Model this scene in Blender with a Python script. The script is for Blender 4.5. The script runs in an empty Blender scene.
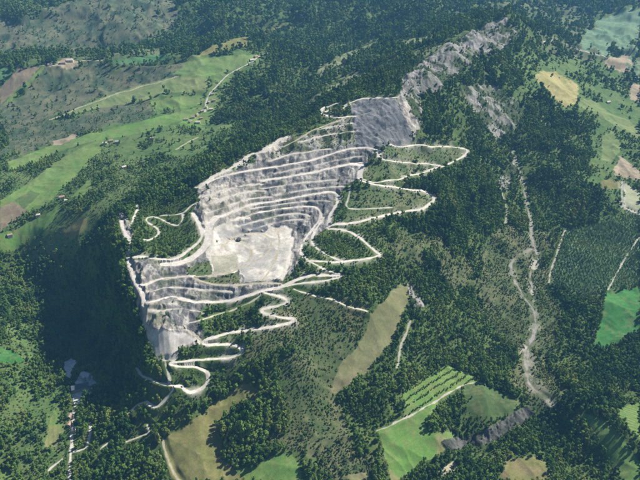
import bpy, math, random
import numpy as np
rng = np.random.default_rng(7); random.seed(7)
R = math.radians
scene = bpy.context.scene
C = scene.collection

# ------------------------------------------------------------ camera, sky, sun, exposure
H = 1100.0; PITCH = 31.0; FPX = 320/math.tan(R(25))
cd = bpy.data.cameras.new('camera'); cam = bpy.data.objects.new('camera', cd); C.objects.link(cam)
cam.location = (0, 0, H); cam.rotation_euler = (R(90-PITCH), 0, 0)
cd.sensor_width = 36; cd.angle = R(50); cd.clip_start = 1; cd.clip_end = 60000
scene.camera = cam
SUN_EL, SUN_AZ = 44.5, 57.0            # azimuth from +Y towards +X
w = bpy.data.worlds.new('World'); scene.world = w; w.use_nodes = True
nt = w.node_tree; bg = nt.nodes['Background']
sky = nt.nodes.new('ShaderNodeTexSky'); sky.sky_type = 'NISHITA'; sky.sun_disc = False
sky.sun_elevation = R(SUN_EL); sky.sun_rotation = R(SUN_AZ); sky.altitude = 900
nt.links.new(sky.outputs[0], bg.inputs[0]); bg.inputs[1].default_value = 0.05
sd = bpy.data.lights.new('sun', 'SUN'); sun = bpy.data.objects.new('sun', sd); C.objects.link(sun)
sd.energy = 4.6; sd.angle = R(0.6); sd.color = (1, .95, .86)
sun.rotation_euler = (R(90-SUN_EL), 0, R(180-SUN_AZ)); sun.location = (800, 600, 3000)
scene.view_settings.view_transform = 'Standard'; scene.view_settings.look = 'None'
scene.view_settings.gamma = 1; scene.view_settings.use_curve_mapping = False
scene.view_settings.exposure = 0.80
scene.cycles.volume_bounces = 1 if hasattr(scene.cycles, 'volume_bounces') else 0

# ------------------------------------------------------------ numpy noise
def _hash(i, j, s):
    n = (i.astype(np.int64)*374761393 + j.astype(np.int64)*668265263 + s*974634777) & 0xffffffff
    n = ((n ^ (n >> 13))*1274126177) & 0xffffffff
    n = n ^ (n >> 16)
    return (n & 0xffff)/65535.0
def vnoise(x, y, s=0):
    i = np.floor(x); j = np.floor(y); fx = x-i; fy = y-j
    fx = fx*fx*fx*(fx*(fx*6-15)+10); fy = fy*fy*fy*(fy*(fy*6-15)+10)
    a = _hash(i, j, s); b = _hash(i+1, j, s); c = _hash(i, j+1, s); d = _hash(i+1, j+1, s)
    return (a+(b-a)*fx)*(1-fy)+(c+(d-c)*fx)*fy
def fbm(x, y, wl, octv=4, s=0, gain=.5):
    t = 0; a = 1; n = 0
    for k in range(octv):
        ca, sa = math.cos(.7+k), math.sin(.7+k)
        t = t+a*vnoise((x*ca-y*sa)/wl+k*17.3, (x*sa+y*ca)/wl-k*9.1, s+k); n += a; a *= gain; wl *= .5
    return t/n
def ridged(x, y, wl, octv=4, s=0):
    t = 0; a = 1; n = 0
    for k in range(octv):
        ca, sa = math.cos(.4+k*1.3), math.sin(.4+k*1.3)
        v = vnoise((x*ca-y*sa)/wl+k*5.3, (x*sa+y*ca)/wl-k*3.7, s+k)
        t = t+a*(1-abs(2*v-1)); n += a; a *= .5; wl *= .5
    return t/n
def sstep(a, b, x):
    t = np.clip((x-a)/(b-a), 0, 1); return t*t*(3-2*t)

# ------------------------------------------------------------ terrain base: heights at points of the place
cp_, sp_ = math.cos(R(PITCH)), math.sin(R(PITCH))
def raydir(px, py):
    a = (px-320)/FPX; b = (240-py)/FPX
    return np.array([a, cp_+b*sp_, -sp_+b*cp_])
def at_z(px, py, z):
    d = raydir(px, py); t = (z-H)/d[2]
    return d[0]*t, d[1]*t
CP = [  # picture x, y, height in metres
 (-60,500,85),(0,480,85),(70,480,95),(150,450,114),(190,465,116),(240,440,122),(230,500,90),(330,470,105),(380,440,112),(420,460,92),(450,475,85),(400,500,80),
 (480,405,92),(440,425,104),(440,440,98),(525,407,100),(500,422,44),(470,452,34),(520,440,4),(560,440,10),(600,470,30),(540,470,66),(500,470,60),(540,500,60),(470,478,60),
 (640,475,62),(612,440,80),(590,412,74),(640,410,52),(700,470,60),(552,398,66),(530,350,62),(530,375,54),(520,280,92),(532,310,76),(530,225,130),(522,185,168),(510,150,225),
 (495,120,320),(480,85,450),(640,330,60),(640,290,66),(590,320,66),(570,270,82),(560,240,104),(600,225,106),(640,225,98),(720,300,70),(720,200,100),
 (600,190,150),(624,182,150),(625,210,118),(640,215,112),(620,160,165),(640,150,160),(570,180,175),(560,150,210),(555,115,255),(545,85,320),(570,85,275),(575,60,215),(600,115,200),(630,120,150),
 (605,60,150),(640,70,130),(640,100,130),(640,20,100),(600,40,100),(560,20,110),(540,40,190),(600,5,100),(720,50,100),(520,10,200),(545,62,330),
 (400,250,262),(450,250,190),(480,230,160),(450,190,260),(470,152,285),(435,200,280),(490,190,200),(425,165,330),(405,178,330),(415,146,395),(440,146,370),(457,150,325),
 (500,260,110),(480,300,105),(500,340,80),(480,360,80),(385,300,214),(405,285,198),(370,330,180),(340,380,150),(335,400,135),(400,350,140),(450,320,135),(430,280,180),(470,390,95),(445,368,112),(405,390,122),(405,418,118),(500,400,84),(360,420,120),
 (300,360,205),(300,320,232),(280,400,160),(310,430,130),(250,390,158),(225,400,150),(200,415,140),(180,440,118),(205,380,175),(175,386,190),(150,405,150),(130,440,112),(120,410,118),
 (242,350,212),(205,342,232),(170,362,222),(295,320,240),(260,312,255),(287,300,256),(235,331,235),
 # cliff crest of the west spur
 (121,222,372),(126,240,362),(127,256,345),(133,277,325),(139,300,305),(147,330,268),(156,358,228),
 (116,262,300),(118,290,255),(122,318,205),(130,345,165),(142,368,160),
 (108,300,180),(108,330,112),(110,355,102),(90,330,72),(85,375,94),(76,400,96),(72,440,88),(60,340,82),(60,300,82),(95,290,140),(100,262,235),(35,280,90),(20,265,110),(40,330,100),(20,350,120),(0,340,130),(0,400,118),(40,400,100),(30,430,98),(-60,350,140),(0,300,110),(-60,280,120),
 (70,255,175),(40,245,160),(0,245,165),(100,240,285),(110,220,320),(90,210,285),(60,215,235),(130,205,350),(20,215,205),(0,205,215),(45,195,225),(90,180,258),(130,180,300),(60,160,235),(0,165,210),(110,150,245),(0,130,205),(40,135,215),(-80,200,210),(-80,120,210),
 (155,215,352),(150,240,345),(180,235,345),(170,190,350),(160,170,300),(150,150,262),(190,140,268),(180,120,270),(140,115,262),(205,95,295),(180,80,315),(140,88,285),(100,103,262),(60,118,235),(100,130,250),
 (250,130,290),(230,145,310),(215,160,360),(300,100,300),(280,115,300),(255,100,280),(250,85,290),(330,80,310),
 (240,60,345),(200,62,335),(170,58,340),(140,58,340),(110,60,345),(70,62,350),(40,66,350),(15,72,330),(100,80,280),(50,85,270),(20,100,230),(0,100,215),(0,70,300),
 (140,50,200),(200,47,190),(60,50,210),(100,50,200),(20,50,230),(0,45,250),(200,35,230),(170,15,330),(120,25,330),(100,8,340),(125,3,360),(60,22,320),(20,30,330),(-60,40,300),(150,2,350),(250,20,280),(220,5,420),(60,2,300),(0,5,280),
 (265,45,300),(285,27,300),(300,50,250),(320,25,230),(350,10,230),(300,10,260),(400,25,260),(380,45,320),(350,60,300),(450,10,280),(440,25,330),
 # main crest
 (200,184,428),(225,170,452),(250,152,472),(270,150,480),(300,138,495),(322,112,520),(345,100,525),(397,97,562),(425,72,600),(455,46,610),(480,30,600),(510,18,560),(500,45,480),(520,70,380),
 (285,125,400),(300,118,400),(315,98,400),(350,85,440),(380,75,460),(410,55,500),(440,40,500),
 # quarry bowl
 (205,225,372),(215,205,400),(240,219,350),(208,245,340),(175,262,335),(200,256,325),(228,240,306),(250,265,300),(285,245,302),(265,236,304),(240,284,296),(282,282,294),(262,222,325),
 (245,206,368),(275,201,366),(300,197,364),(332,192,362),(275,210,346),(300,207,344),(280,214,332),(305,213,332),(328,228,312),(303,250,298),(340,275,290),(380,256,280),(365,240,300),
 (245,190,392),(280,186,394),(320,180,394),(270,178,410),(320,171,408),(360,165,412),(270,168,428),(320,158,428),(370,147.5,440),(290,153,450),(380,152,438),(360,178,385),(375,184,375),(345,210,335),(400,188,345),(434,199,285),(395,212,305),(350,223,318),
 (372,125,490),(355,116,508),(335,135,470),(305,146,468),(408,120,505),(392,145,440),
 (195,277,305),(150,281,318),(160,262,338),(140,284,325),(205,302,268),(168,298,285),(146,303,302),(240,300,262),(285,286,280),(225,314,252),(187,322,258),(180,345,248),(155,330,272),(320,290,268),(340,305,240),
]
pts = []; zz = []
CP = [(a, b, z if z < 200 else 200+(z-200)*.62) for a, b, z in CP]
for a, b, z in CP:
    x, y = at_z(a, b, z); pts.append((x, y)); zz.append(z)
for x, y, z in [(-3000,400,120),(0,400,60),(3000,400,90),(0,0,50),(-9000,12000,500),(0,13000,300),(9000,12000,500),(-4000,7500,450),(0,7500,300),(4000,7500,300),(-2500,3000,300),(2800,3000,180),(-1600,1400,160),(1600,1400,100),(-2000,5600,450),(2500,5500,140)]:
    pts.append((x, y)); zz.append(z)
P = np.array(pts); Z = np.array(zz, float)
S_ = 1000.
def kern(r2): return -np.sqrt(r2/S_**2+0.02**2)
D2 = ((P[:, None]-P[None])**2).sum(-1)
n = len(P)
A = np.zeros((n+3, n+3)); A[:n, :n] = kern(D2)+np.eye(n)*0.009
A[:n, n] = 1; A[n, :n] = 1; A[:n, n+1:] = P/S_; A[n+1:, :n] = P.T/S_
rhs = np.concatenate([Z, [0, 0, 0]])
W = np.linalg.solve(A, rhs)
def base_eval(x, y):
    out = np.empty(x.size); xf = x.ravel(); yf = y.ravel()
    for i in range(0, x.size, 20000):
        xx = xf[i:i+20000]; yy = yf[i:i+20000]
        r2 = (xx[:, None]-P[:, 0])**2+(yy[:, None]-P[:, 1])**2
        out[i:i+20000] = kern(r2)@W[:n]+W[n]+(xx*W[n+1]+yy*W[n+2])/S_
    return out.reshape(x.shape)

# grid: rows get wider and further apart with distance (u across, v away)
ys = [420.0]
while ys[-1] < 14000:
    y = ys[-1]
    if y < 800: dy = 4.0-2.3*(y-420)/380
    elif y < 1900: dy = 1.65
    else: dy = 1.65+(y-1900)*0.0065
    ys.append(y+dy)
ys = np.array(ys); NV = len(ys)
_c = np.linspace(-1, 1, 1080); _o = 1+np.cumsum(.0022*1.065**np.arange(62))
us = np.concatenate([-_o[::-1], _c, _o]); NU = len(us); print('edge', us[-1])
def hwid(y): return 0.60*y+140
GY = np.repeat(ys[:, None], NU, 1); GX = us[None]*hwid(GY)
print('grid', NU, NV)
# base on a coarse version of the grid, refined bilinearly
cu = np.linspace(us[0], us[-1], 420); cvi = np.unique(np.concatenate([np.arange(0, NV, 5), [NV-1]])); cy = ys[cvi]
BZ = base_eval(cu[None]*hwid(cy[:, None]), np.repeat(cy[:, None], 420, 1))
fi = np.interp(ys, cy, np.arange(len(cy))); i0 = np.minimum(fi.astype(int), len(cy)-2); ft = (fi-i0)[:, None]
rows = BZ[i0]*(1-ft)+BZ[i0+1]*ft
fu = np.interp(us, cu, np.arange(420)); j0 = np.minimum(fu.astype(int), 418); fj = (fu-j0)[None]
GZ = rows[:, j0]*(1-fj)+rows[:, j0+1]*fj
del rows
# relief: gullies and spurs, stronger far away
far = sstep(1900, 3600, GY)
wx = (fbm(GX, GY, 260, 3, 90)-.5)*120; wy = (fbm(GX, GY, 260, 3, 95)-.5)*120
_f = GY*cp_-(GZ-H)*sp_; _px = 320+FPX*GX/_f; _py = 240-FPX*(GY*sp_+(GZ-H)*cp_)/_f
calm = 1-.8*(1-sstep(.8, 1.5, ((_px-265)/125)**2+((_py-220)/85)**2))
calm *= 1-.5*(1-sstep(.8, 1.6, ((_px-60)/110)**2+((_py-160)/60)**2))
GZ += (ridged(GX+wx, GY+wy, 210, 4, 11)-.55)*32*(1-far*.2)*calm
GZ += (ridged(GX+wx*2, GY+wy*2, 620, 5, 21)-.55)*170*far
GZ += (fbm(GX, GY, 45, 3, 31)-.5)*5

def gidx(x, y):
    vi = np.clip(np.interp(y, ys, np.arange(NV)), 0, NV-1.001); ui = np.clip(np.interp(x/hwid(y), us, np.arange(NU)), 0, NU-1.001)
    return vi, ui
def sample(G, x, y):
    v, u = gidx(x, y); i = v.astype(int); j = u.astype(int); a = v-i; b = u-j
    return (G[i, j]*(1-b)+G[i, j+1]*b)*(1-a)+(G[i+1, j]*(1-b)+G[i+1, j+1]*b)*a
def hit(px, py, G=None):
    """ground point seen along a direction from above"""
    G = GZ if G is None else G
    d = raydir(px, py); t = np.arange(700, 7500, 2.5)
    x = d[0]*t; y = d[1]*t; z = H+d[2]*t
    g = sample(G, x, y); k = np.argmax((z-g) < 0)
    if k == 0: k = len(t)-1
    a = z[k-1]-g[k-1]; b = z[k]-g[k]; f = a/(a-b) if a != b else 0
    tt = t[k-1]+2.5*f
    return d[0]*tt, d[1]*tt
def dense(poly, step, closed=False):
    out = []; m = len(poly); rng_ = m if closed else m-1
    for i in range(rng_):
        a = poly[i]; b = poly[(i+1) % m]; L = math.hypot(b[0]-a[0], b[1]-a[1]); k = max(1, int(L/step))
        for q in range(k): out.append((a[0]+(b[0]-a[0])*q/k, a[1]+(b[1]-a[1])*q/k))
    if not closed: out.append(poly[-1])
    return out
def chaikin(p, it=2):
    for _ in range(it):
        q = [p[0]]
        for a, b in zip(p[:-1], p[1:]):
            q.append((.75*a[0]+.25*b[0], .75*a[1]+.25*b[1])); q.append((.25*a[0]+.75*b[0], .25*a[1]+.75*b[1]))
        q.append(p[-1]); p = q
    return p

# ------------------------------------------------------------ land cover areas (outlines of the real fields, rock and works)
AREAS = []   # name, label, cover id, outline
def area(name, cover, poly, label=None): AREAS.append((name, cover, poly, label))
# order matters: later areas lie over earlier ones
area('farmland', 'farmwood', [(0,210),(0,150),(60,130),(110,140),(150,132),(200,126),(235,120),(225,145),(190,165),(160,180),(130,190),(105,215),(80,245),(40,250),(0,255)], 'small green plots and hedges below the village')
area('farmland', 'farmwood', [(0,120),(50,105),(130,80),(180,62),(200,56),(255,50),(262,60),(235,80),(222,100),(216,120),(190,130),(120,145),(60,160),(0,180)], 'mixed grass and thickets between the upper fields')
area('farmland', 'farmwood', [(520,55),(600,60),(640,100),(640,240),(600,215),(590,170),(595,120),(560,110),(530,90)], 'mixed grass and thickets on the upper right hills')
area('farmland', 'farmwood', [(0,330),(30,330),(60,400),(70,470),(0,480)], 'mixed grass and thickets left of the valley road')
area('far_slope', 'badland', [(-10,60),(-10,22),(50,6),(95,-4),(165,-4),(185,14),(160,34),(130,46),(70,54),(30,50)], 'brown green gullied mountainside far behind the left ridge')
area('ridge_grass', 'ridgegrass', [(316,72),(345,53),(380,41),(420,38),(462,25),(463,29),(422,43),(384,46),(352,58),(320,78)], 'pale grassy crest line behind the summit')
area('ridge_grass', 'ridgegrass', [(300,104),(322,92),(350,76),(390,62),(425,50),(452,41),(453,45),(428,55),(392,67),(354,82),(326,98),(304,110)], 'pale grassy crest line just behind the slab face')
area('village_green', 'green', [(178,126),(186,113),(198,110),(205,98),(216,92),(218,104),(214,116),(204,126),(190,128)], 'grass around the village houses')
area('scrub', 'scrub', [(262,325),(300,318),(340,310),(366,316),(356,346),(332,380),(330,405),(300,430),(285,400),(270,370),(285,350),(262,340)], 'dry olive scrub slope below the quarry switchbacks')
area('scrub', 'scrub', [(496,225),(520,240),(545,232),(562,232),(549,280),(556,300),(540,330),(562,360),(560,405),(540,410),(515,398),(510,370),(495,340),(480,300),(470,270),(490,262)], 'olive scrub on the valley floor along the stream')
area('scrub', 'scrub', [(270,395),(330,405),(372,440),(385,480),(310,480),(300,450)], 'yellowish scrubland above the bottom edge between two meadows')
area('hillside', 'badland', [(0,104),(30,82),(44,68),(80,68),(130,66),(175,64),(190,72),(165,80),(131,88),(95,100),(52,118),(20,130),(0,140)], 'brown green eroded hillside below the ridge farm')
area('hillside', 'badland', [(0,160),(0,122),(50,120),(95,108),(120,103),(150,100),(155,108),(140,118),(100,130),(40,146)], 'dull brown green hillside between the two long field strips')
area('hillside', 'scrub', [(375,236),(420,235),(470,262),(470,290),(430,262),(395,262)], 'patchy scrub slope right of the quarry roads')
area('hillside', 'scrubgreen', [(365,188),(425,192),(432,200),(420,208),(395,211),(365,218),(345,222),(352,205),(352,190)], 'grassy slope inside the lower right switchback')
area('hillside', 'scrubgreen', [(385,148),(455,148),(466,153),(440,164),(398,160),(382,156)], 'grassy slope inside the upper right switchback')
area('hillside', 'scrubgreen', [(362,166),(380,162),(425,168),(400,176),(366,180)], 'scrubby slope between the two right hand switchbacks')
area('field', 'green', [(0,201),(30,183),(55,163),(82,147),(104,138),(104,148),(82,170),(62,190),(45,206),(28,213),(12,203),(0,209)], 'long bright green field sweeping down the left hillside')
area('field', 'darkgreen', [(14,201),(32,190),(40,194),(25,209)], 'dark green plot at the foot of the long green field')
area('field', 'green', [(8,162),(50,146),(75,137),(102,131),(98,139),(60,151),(30,164),(10,170)], 'narrow light green strip above the long green field')
area('field', 'bright', [(96,141),(102,132),(130,124),(150,119),(198,107),(192,117),(150,131),(120,137)], 'bright green field left of the village')
area('field', 'lime', [(52,119),(95,100),(131,88),(160,80),(176,76),(205,77),(212,84),(200,92),(160,93),(150,99),(120,105),(90,110)], 'pale yellow green upper field along the track')
area('field', 'green', [(150,103),(165,98),(200,95),(204,103),(190,108),(160,110)], 'green field just above the village')
area('field', 'bluegreen', [(106,61),(140,57),(158,53),(172,56),(162,62),(120,65)], 'dark green field on top of the left ridge')
area('meadow', 'olive', [(195,57),(210,47),(240,37),(256,38),(244,46),(220,52)], 'pale olive meadow on the far rounded ridge')
area('field', 'green', [(172,74),(190,62),(215,56),(245,55),(258,55),(246,64),(222,73),(200,79)], 'green field below the far rounded ridge')
area('meadow', 'olive', [(258,32),(285,24),(294,26),(290,29),(262,34)], 'small pale meadow on the spur behind the ridge')
area('field', 'brown', [(0,88),(18,68),(42,66),(28,80),(10,96),(0,104)], 'ploughed brown field at the left edge under the ridge')
area('field', 'green', [(42,68),(46,69),(30,84),(10,101),(4,104),(10,96),(28,80)], 'thin green strip beside the upper ploughed field')
area('field', 'bluegreen', [(0,69),(15,68),(8,80),(0,85)], 'small blue green field at the left edge above the ploughed field')
area('field', 'brown', [(0,207),(13,202),(28,211),(12,222),(0,231)], 'ploughed brown field at the left edge below the green fields')
area('field', 'green', [(72,196),(90,179),(93,184),(83,197),(76,198)], 'small green plot in the left woods')
area('meadow', 'olive', [(63,231),(75,222),(88,219),(83,232),(70,241)], 'small olive meadow left of the quarry spur')
area('field', 'green', [(14,231),(40,215),(62,206),(52,222),(34,238),(12,242)], 'green field between the hedges at the lower left')
area('field', 'bright', [(0,231),(10,232),(28,241),(18,251),(0,250)], 'bright green corner field above the dark valley')
area('field', 'badland', [(0,30),(45,15),(60,17),(30,40),(0,52)], 'brown bare slope of the far left ridge')
area('clearing', 'tan', [(57,66),(62,59),(72,58),(79,66),(66,69)], 'tan bare yard around the ridge farm')
area('clearing', 'tan', [(52,141),(66,138),(72,134),(78,136),(62,145),(54,145)], 'tan bare patch on the left field strip')
area('meadow', 'yellow', [(534,76),(544,71),(556,72),(578,85),(577,102),(566,107),(552,98),(542,87)], 'yellow dry meadow on the rounded hill upper right')
area('field', 'lime', [(577,105),(585,99),(598,103),(607,112),(625,119),(640,129),(640,139),(620,128),(598,115)], 'light green field strip below the yellow meadow')
area('field', 'palegreen', [(575,40),(600,20),(640,5),(640,50),(604,55),(580,46)], 'pale green plain in the top right corner')
area('field', 'tan', [(605,60),(632,53),(632,70),(620,73),(608,67)], 'tan field in the upper right valley')
area('field', 'palegreen', [(633,50),(640,50),(640,83),(633,80)], 'pale green field at the upper right edge')
area('field', 'tan', [(630,91),(632,83),(640,85),(640,103),(630,99)], 'small tan field at the upper right edge')
area('field', 'tan', [(613,169),(621,156),(640,172),(640,181),(616,176)], 'grey tan field on the right edge above the cutting')
area('meadow', 'lime', [(602,137),(612,131),(622,148),(613,161),(602,160)], 'light green glade on the right hill')
area('meadow', 'olive', [(600,182),(607,179),(620,181),(621,189),(603,190)], 'small olive meadow beside the cutting')
area('field', 'pale', [(625,183),(640,192),(640,213),(624,206)], 'pale field by the cutting on the right edge')
area('plantation', 'orchard', [(566,229),(600,222),(640,213),(640,284),(608,290),(596,298),(568,291),(554,284),(553,268)], 'blue green plantation on the right valley floor')
area('field', 'vivid', [(605,293),(640,287),(640,332),(627,335),(619,342),(605,348),(591,346),(602,316)], 'vivid green field at the right edge')
area('vineyard', 'green', [(404,418),(404,391),(437,372),(447,365),(462,370),(482,382),(460,385),(440,398)], 'bright green vineyard with rows of trees')
area('field', 'darkgreen', [(462,386),(482,384),(505,395),(526,401),(512,413),(495,420),(480,416),(466,408)], 'dark green plot right of the vineyard')
area('field', 'bright', [(378,431),(405,419),(428,406),(438,401),(437,412),(424,422),(428,432),(452,432),(455,437),(440,455),(425,462),(412,472),(397,480),(391,482),(385,457)], 'green field with bare tan patches at the bottom')
area('field', 'green', [(574,408),(590,415),(612,424),(628,448),(640,462),(640,482),(622,482),(605,452),(590,430)], 'green sloping field in the lower right corner')
area('field', 'green', [(612,413),(640,400),(640,440),(626,426)], 'striped green field at the lower right edge')
area('field', 'vivid', [(0,347),(14,352),(24,361),(12,366),(0,363)], 'small vivid green field at the left edge')
area('field', 'bright', [(53,410),(62,416),(64,431),(57,447),(44,447),(47,431)], 'small striped green field beside the valley road')
area('field', 'green', [(0,469),(10,471),(16,482),(0,482)], 'green plot in the lower left corner')
area('meadow', 'olive', [(165,438),(178,431),(200,415),(222,397),(240,385),(252,384),(263,392),(261,402),(243,404),(228,415),(219,427),(222,455),(232,470),(255,468),(265,482),(173,482),(166,460)], 'olive meadow at the bottom left of the round grove')
area('meadow', 'green', [(232,470),(258,466),(275,455),(290,452),(298,462),(304,482),(250,482)], 'greener meadow below the round grove')
area('meadow', 'dry', [(401,284),(407,286),(409,297),(403,312),(398,326),(393,341),(381,353),(370,370),(350,384),(338,394),(331,392),(336,376),(343,359),(357,348),(366,333),(370,314),(385,300)], 'long dry meadow strip below the quarry roads')
area('meadow', 'dry', [(335,480),(345,475),(366,471),(372,482)], 'small dry meadow at the bottom edge')
area('eroded_bank', 'bank', [(441,441),(462,436),(480,434),(497,424),(512,414),(528,406),(536,416),(515,428),(498,440),(470,447),(446,452)], 'grey eroded bank above the shaded ravine')
area('eroded_bank', 'sandy', [(438,470),(452,463),(463,461),(455,470),(440,478)], 'sandy bank beside the bottom right wood')
area('knoll', 'olive', [(505,460),(530,455),(545,462),(552,475),(548,482),(498,482)], 'olive knoll at the bottom right')
area('gravel_bank', 'gravel', [(524,356),(533,352),(538,372),(546,388),(556,402),(550,408),(538,398),(526,388),(522,370)], 'grey gravel flat beside the lower stream bed')
area('gravel_bank', 'gravel', [(527,300),(537,304),(540,322),(538,340),(528,352),(524,345),(531,330),(530,316)], 'grey gravel flat in the middle of the valley')
# rock of the ridge
area('rock_slope', 'crestrock', [(398,97),(404,78),(424,60),(446,46),(470,33),(506,16),(520,35),(504,52),(474,62),(456,76),(440,92),(420,96),(424,132),(408,120)], 'grey rocky face along the summit ridge')
area('rock_slope', 'ridgerock', [(455,88),(490,84),(516,100),(528,112),(512,135),(496,142),(478,118)], 'grey rocky scar right of the summit ridge')
area('rock_slope', 'ridgerock', [(497,182),(506,170),(514,160),(518,170),(510,185),(508,195)], 'pale rock scar above the stream')
area('rock_slope', 'ridgerock', [(404,276),(409,276),(416,290),(424,306),(418,312),(411,300)], 'pale rocky gully beside the long dry meadow')
# quarry
area('quarry_slope', 'grass_rock', [(262,152),(285,138),(303,134),(345,117),(356,117),(356,148),(325,156),(290,163),(262,167),(252,160)], 'half overgrown upper quarry slope')
area('quarry_slope', 'rubble', [(252,152),(262,153),(270,147),(285,137),(293,137),(282,147),(268,157),(270,168),(258,167)], 'pale rubble shoulder at the quarry rim')
area('slate_face', 'slate', [(350,104),(372,98),(396,98),(402,112),(414,130),(412,141),(393,146),(376,149),(356,148),(353,125)], 'blue grey slab face under the summit')
area('quarry_slope', 'rubble', [(396,96),(402,95),(412,110),(420,130),(414,136),(404,116)], 'pale rubble spur at the right of the slab face')
area('quarry_face', 'face', [(197,188),(217,177),(245,166),(262,160),(290,153),(320,150),(350,147),(376,148),(377,155),(364,165),(362,180),(345,186),(340,200),(330,228),(312,240),(303,240),(302,258),(290,278),(281,284),(240,285),(200,283),(192,279),(178,262),(196,252),(205,240),(202,226),(192,218),(196,204),(203,200)], 'grey and white stepped quarry walls')
area('quarry_face', 'rubble', [(198,190),(230,180),(262,176),(268,190),(262,206),(238,216),(215,226),(207,240),(203,226),(200,206)], 'pale broken rubble at the left of the quarry bowl')
area('quarry_face', 'face', [(134,262),(150,258),(166,264),(200,262),(210,270),(262,276),(282,284),(262,293),(236,302),(205,306),(196,318),(204,330),(203,338),(185,328),(172,324),(164,306),(146,305),(139,296),(133,276)], 'grey rock steps in front of the quarry')
area('grassy_bank', 'scrubgreen', [(184,270),(198,264),(209,262),(212,276),(198,277)], 'grassy bank at the front of the quarry')
area('grassy_bank', 'scrubgreen', [(198,279),(225,277),(238,271),(242,282),(222,284),(206,283)], 'grassy bank below the quarry floor')
area('grassy_bank', 'scrubgreen', [(194,251),(200,243),(206,232),(208,222),(211,232),(209,244),(201,252),(190,259)], 'grass strip between the two left quarry roads')
area('quarry_floor', 'floor', [(210,262),(205,258),(209,248),(212,234),(222,222),(238,216),(250,218),(258,226),(284,226),(292,228),(294,236),(290,258),(284,278),(268,281),(245,282),(240,270),(228,274),(213,276)], 'white quarry floor')
area('quarry_floor', 'greyfloor', [(211,256),(236,254),(238,266),(228,273),(213,275)], 'grey green plot on the quarry floor')
area('quarry_face', 'rubble', [(126,262),(130,258),(140,268),(148,284),(148,303),(160,303),(172,325),(186,328),(203,339),(200,344),(182,347),(174,361),(158,361),(150,345),(141,322),(134,296),(129,276)], 'pale cliff tip of the west spur')
area('rock_pile', 'slate', [(236,222),(252,219),(266,222),(270,229),(258,234),(242,232)], 'blue grey broken rock heaps at the back of the quarry floor')
area('grassy_bank', 'dryrock', [(148,304),(159,304),(167,325),(147,327)], 'olive patch on the pale cliff tip')
area('rock_scree', 'scree', [(146,330),(185,332),(198,341),(182,346),(174,361),(158,361),(150,346)], 'smooth grey scree below the cliff tip')
area('quarry_yard', 'rubble', [(118,214),(124,212),(130,224),(134,236),(130,242),(122,236)], 'pale bare ground at the head of the west spur')
area('works_yard', 'yard', [(70,392),(75,383),(80,373),(86,372),(92,376),(98,384),(92,393),(83,399),(79,404),(75,404)], 'pale works yard in the shaded valley')
area('works_yard', 'yard', [(63,362),(71,358),(77,361),(74,370),(70,379),(65,376)], 'small pale yard behind the works')

ROADS = []
def road(name, hw, pts, label, col='road', spoil=0.0): ROADS.append((name, hw, pts, label, col, spoil))
q = 'quarry_road'
road(q,4,[(397,97.5),(385,97),(370,98),(352,101.5),(338,104.5),(325,108),(321,111.5),(325,115),(333,117),(343,117.5),(355,116)],'white loop road around the summit slab face',spoil=.4)
road(q,2.6,[(325,111.5),(333,109.5),(345,107.5),(350,104)],'short inner track of the summit loop')
road('track',3,[(345,118),(333,123),(318,128),(303,135.5),(292,143),(284,147)],'sandy track climbing to the summit loop','sand')
road(q,4.5,[(197,188),(207,181),(225,171),(243,162),(250,153),(262,153),(268,148),(278,141),(286,137)],'pale road along the upper left quarry rim',spoil=.8)
road(q,3.2,[(270,161),(290,154),(312,151),(330,149)],'topmost bench road of the quarry','bench',.3)
road(q,4.2,[(200,188),(217,177),(245,171),(270,168),(295,163),(310,161),(325,157),(340,150.5),(355,147.5),(370,147.5),(380,151)],'long upper bench road of the quarry',spoil=.5)
road(q,5.5,[(262,181),(285,177),(305,174),(320,171),(335,167),(350,164),(360,163)],'wide bench road ending in the loading pad',spoil=.5)
road(q,8,[(352,164),(359,164),(362,166),(360,172),(360,178)],'broad white loading pad at the head of the switchbacks',spoil=.4)
road(q,2.8,[(262,189),(272,187),(300,183),(320,181),(334,180)],'narrow middle bench of the quarry','bench',.3)
road(q,4.8,[(205,224),(214,219),(225,215),(245,206),(275,201),(300,197),(320,192.5),(332,191.5),(338,194),(338,203),(332,211),(328,220),(329,228)],'main curved bench road of the quarry bowl',spoil=.6)
road(q,3.2,[(235,220),(255,213),(275,210),(300,206.5),(314,206),(319,209),(322,216),(312,231),(303,241),(300,254),(309,261),(324,269),(340,275)],'lower bench road looping down the right side',spoil=.4)
road(q,2.6,[(240,226),(262,220),(280,215),(300,213),(309,216)],'lowest bench above the quarry floor','bench',.3)
road(q,4.5,[(329,229),(342,229),(354,233),(365,242),(374,250),(380,255)],'road descending to the right hairpin',spoil=.2)
road(q,4.5,[(380,256),(365,259),(342,262),(322,261),(309,261)],'road back from the right hairpin to the quarry',spoil=.3)
road(q,3.4,[(324,217),(313,234),(311,244),(320,250),(331,257),(341,261)],'inner road between the right side benches',spoil=.3)
road(q,5.2,[(341,276),(325,275),(312,275.5),(303,277),(294,281),(285,286),(265,290),(250,295),(235,300),(220,303),(205,302.5),(190,301),(179,298)],'main white road across the quarry front',spoil=.5)
road(q,3,[(340,277),(320,282),(300,283),(286,286)],'narrow loop below the main front road')
road('track',3,[(160,280),(185,277),(210,276),(227,274),(237,269),(246,264),(252,256),(250,247),(240,241),(230,240)],'sandy track circling the quarry floor','sand')
road('track',3,[(194,277),(207,284),(222,286),(242,284.5),(267,282.5),(280,284)],'sandy track along the front of the quarry floor','sand')
road(q,1.9,[(203,197),(220,191),(240,186),(262,184)],'thin broken ledge high on the left rubble wall','bench',.9)
road(q,1.8,[(206,205),(224,198),(244,192),(266,191)],'thin broken ledge in the middle of the left rubble wall','bench',.9)
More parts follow.
